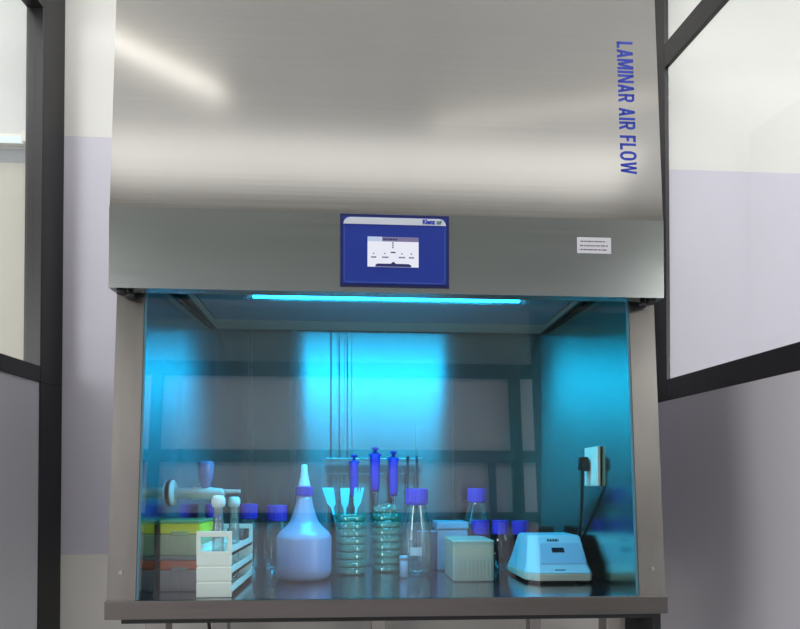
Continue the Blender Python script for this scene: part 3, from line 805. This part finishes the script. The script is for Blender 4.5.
for x in (-.06, .07):
    for y in (.035, .17): obj('foot', lathe([(.014, 0), (.014, .007)], c=(x, y, 0), seg=16), M['rubber'], dv)
# black block added for the dark patch behind the device
ad = thing('black_block', 'black block standing behind the white device', 'power supply', (.475, .480, ZB))
obj('block_body', bb(-.003, .052, -.04, .04, 0, .136, .006), M['black'], ad)
obj('block_label', bb(.008, .042, -.0412, -.040, .03, .09), M['ink'], ad)

# cable hanging under the cabinet
b = add_tube(bmesh.new(), smooth_path([(-.44, .10, .7405), (-.437, .10, .70), (-.425, .095, .62), (-.415, .09, .40), (-.41, .085, .006)]), .004)
tag(obj('cable', b, M['rubber']), 'black cable hanging below the cabinet ledge near the left legs', 'cable')

# ------------------------------------------------------------------ added fill lights, then the ceiling tubes
def area(name, loc, rot, sx, sy, power, col=(1, 1, 1), spread=None):
    l = bpy.data.lights.new(name, 'AREA'); l.shape = 'RECTANGLE'; l.size = sx; l.size_y = sy; l.energy = power; l.color = col
    if spread: l.spread = spread
    o = bpy.data.objects.new(name, l); C.objects.link(o); o.location = loc; o.rotation_euler = rot
    return o
area('room_fill', (0, -1.95, 3.18), (0, 0, 0), 3.2, .42, 4.2, (1, .98, .93))  # added fill, brightens what the middle of the hood mirrors
area('room_fill', (0, -.25, 3.17), (0, 0, 0), 2.6, .6, 27, (1, .985, .96))
area('room_fill', (2.1, -.5, 3.17), (0, 0, 0), 1.2, 1.2, 17, (1, .985, .97))
area('room_fill', (-2.1, -.5, 3.17), (0, 0, 0), 1.2, 1.2, 16, (1, .985, .97))
area('chamber_fill', (-.005, .22, 1.549), (math.radians(10), 0, 0), .58, .30, 22, (.01, .60, 1))  # unseen lamp added to strengthen the tube's cyan light
area('room_fill', (-2.5, -2.1, .75), (math.radians(88), 0, math.radians(-48)), .9, .7, 10, (1, .985, .97))  # low pair added to lighten the wall below the cabinet
area('room_fill', (2.5, -2.1, .75), (math.radians(88), 0, math.radians(48)), .9, .7, 9, (1, .985, .97))
area('room_fill', (-2.7, -2.3, 1.95), (math.radians(84), 0, math.radians(-44)), 1.0, 1.2, 36, (1, .985, .97))  # side pair added to brighten the fronts of things in the chamber
area('room_fill', (2.7, -2.3, 1.95), (math.radians(84), 0, math.radians(44)), 1.0, 1.2, 34, (1, .985, .97))
# two ceiling tube fixtures above the viewer (mirrored in the hood)
def ceiling_tube(p, q, label, mat):
    p, q = Vector(p), Vector(q); d = q-p
    t = thing('ceiling_lamp', label, 'lamp', tuple((p+q)/2), math.atan2(d.y, d.x), 'ceiling tube lamps')
    L = d.length/2
    obj('lamp_body', bb(-L, L, -.03, .03, .03, .06, .004), M['white'], t)
    obj('lamp_tube', lathe([(.016, -L+.02), (.016, L-.02)], axis='X'), M[mat], t)
    for x in (-L+.01, L-.01): obj('lamp_holder', bb(x-.01, x+.01, -.02, .02, -.02, .031, .003), M['white'], t)
ceiling_tube((-1.55, -.85, 3.14), (-.72, -1.42, 3.14), 'white ceiling tube lamp mirrored at the upper left of the steel hood', 'lamp_white')
ceiling_tube((.30, -1.56, 3.14), (1.45, -1.32, 3.14), 'white ceiling tube lamp mirrored at the right of the steel hood', 'lamp_dim')

w = bpy.data.worlds.new('World'); sc.world = w; w.use_nodes = True
w.node_tree.nodes['Background'].inputs[0].default_value = (.8, .82, .85, 1); w.node_tree.nodes['Background'].inputs[1].default_value = .3

# ------------------------------------------------------------------ camera
cam = bpy.data.cameras.new('Camera'); co = bpy.data.objects.new('Camera', cam); C.objects.link(co)
f, px, py = 589.98, 385.8947, 478.7379
yaw, pitch, roll = .0558, .0141, .0007
cam.sensor_fit = 'HORIZONTAL'; cam.sensor_width = 36; cam.lens = f/800*36
cam.shift_x = (400-px)/800; cam.shift_y = (py-314.5)/800
cam.clip_start = .02
fw = Vector((math.sin(yaw)*math.cos(pitch), math.cos(yaw)*math.cos(pitch), math.sin(pitch)))
rt = Vector((math.cos(yaw), -math.sin(yaw), 0)); up = rt.cross(fw)
r2 = rt*math.cos(roll)+up*math.sin(roll); u2 = -rt*math.sin(roll)+up*math.cos(roll)
m = Matrix.Identity(4)
for i in range(3): m[i][0] = r2[i]; m[i][1] = u2[i]; m[i][2] = -fw[i]; m[i][3] = (-.0924, -1.3439, 1.0327)[i]
co.matrix_world = m
sc.camera = co
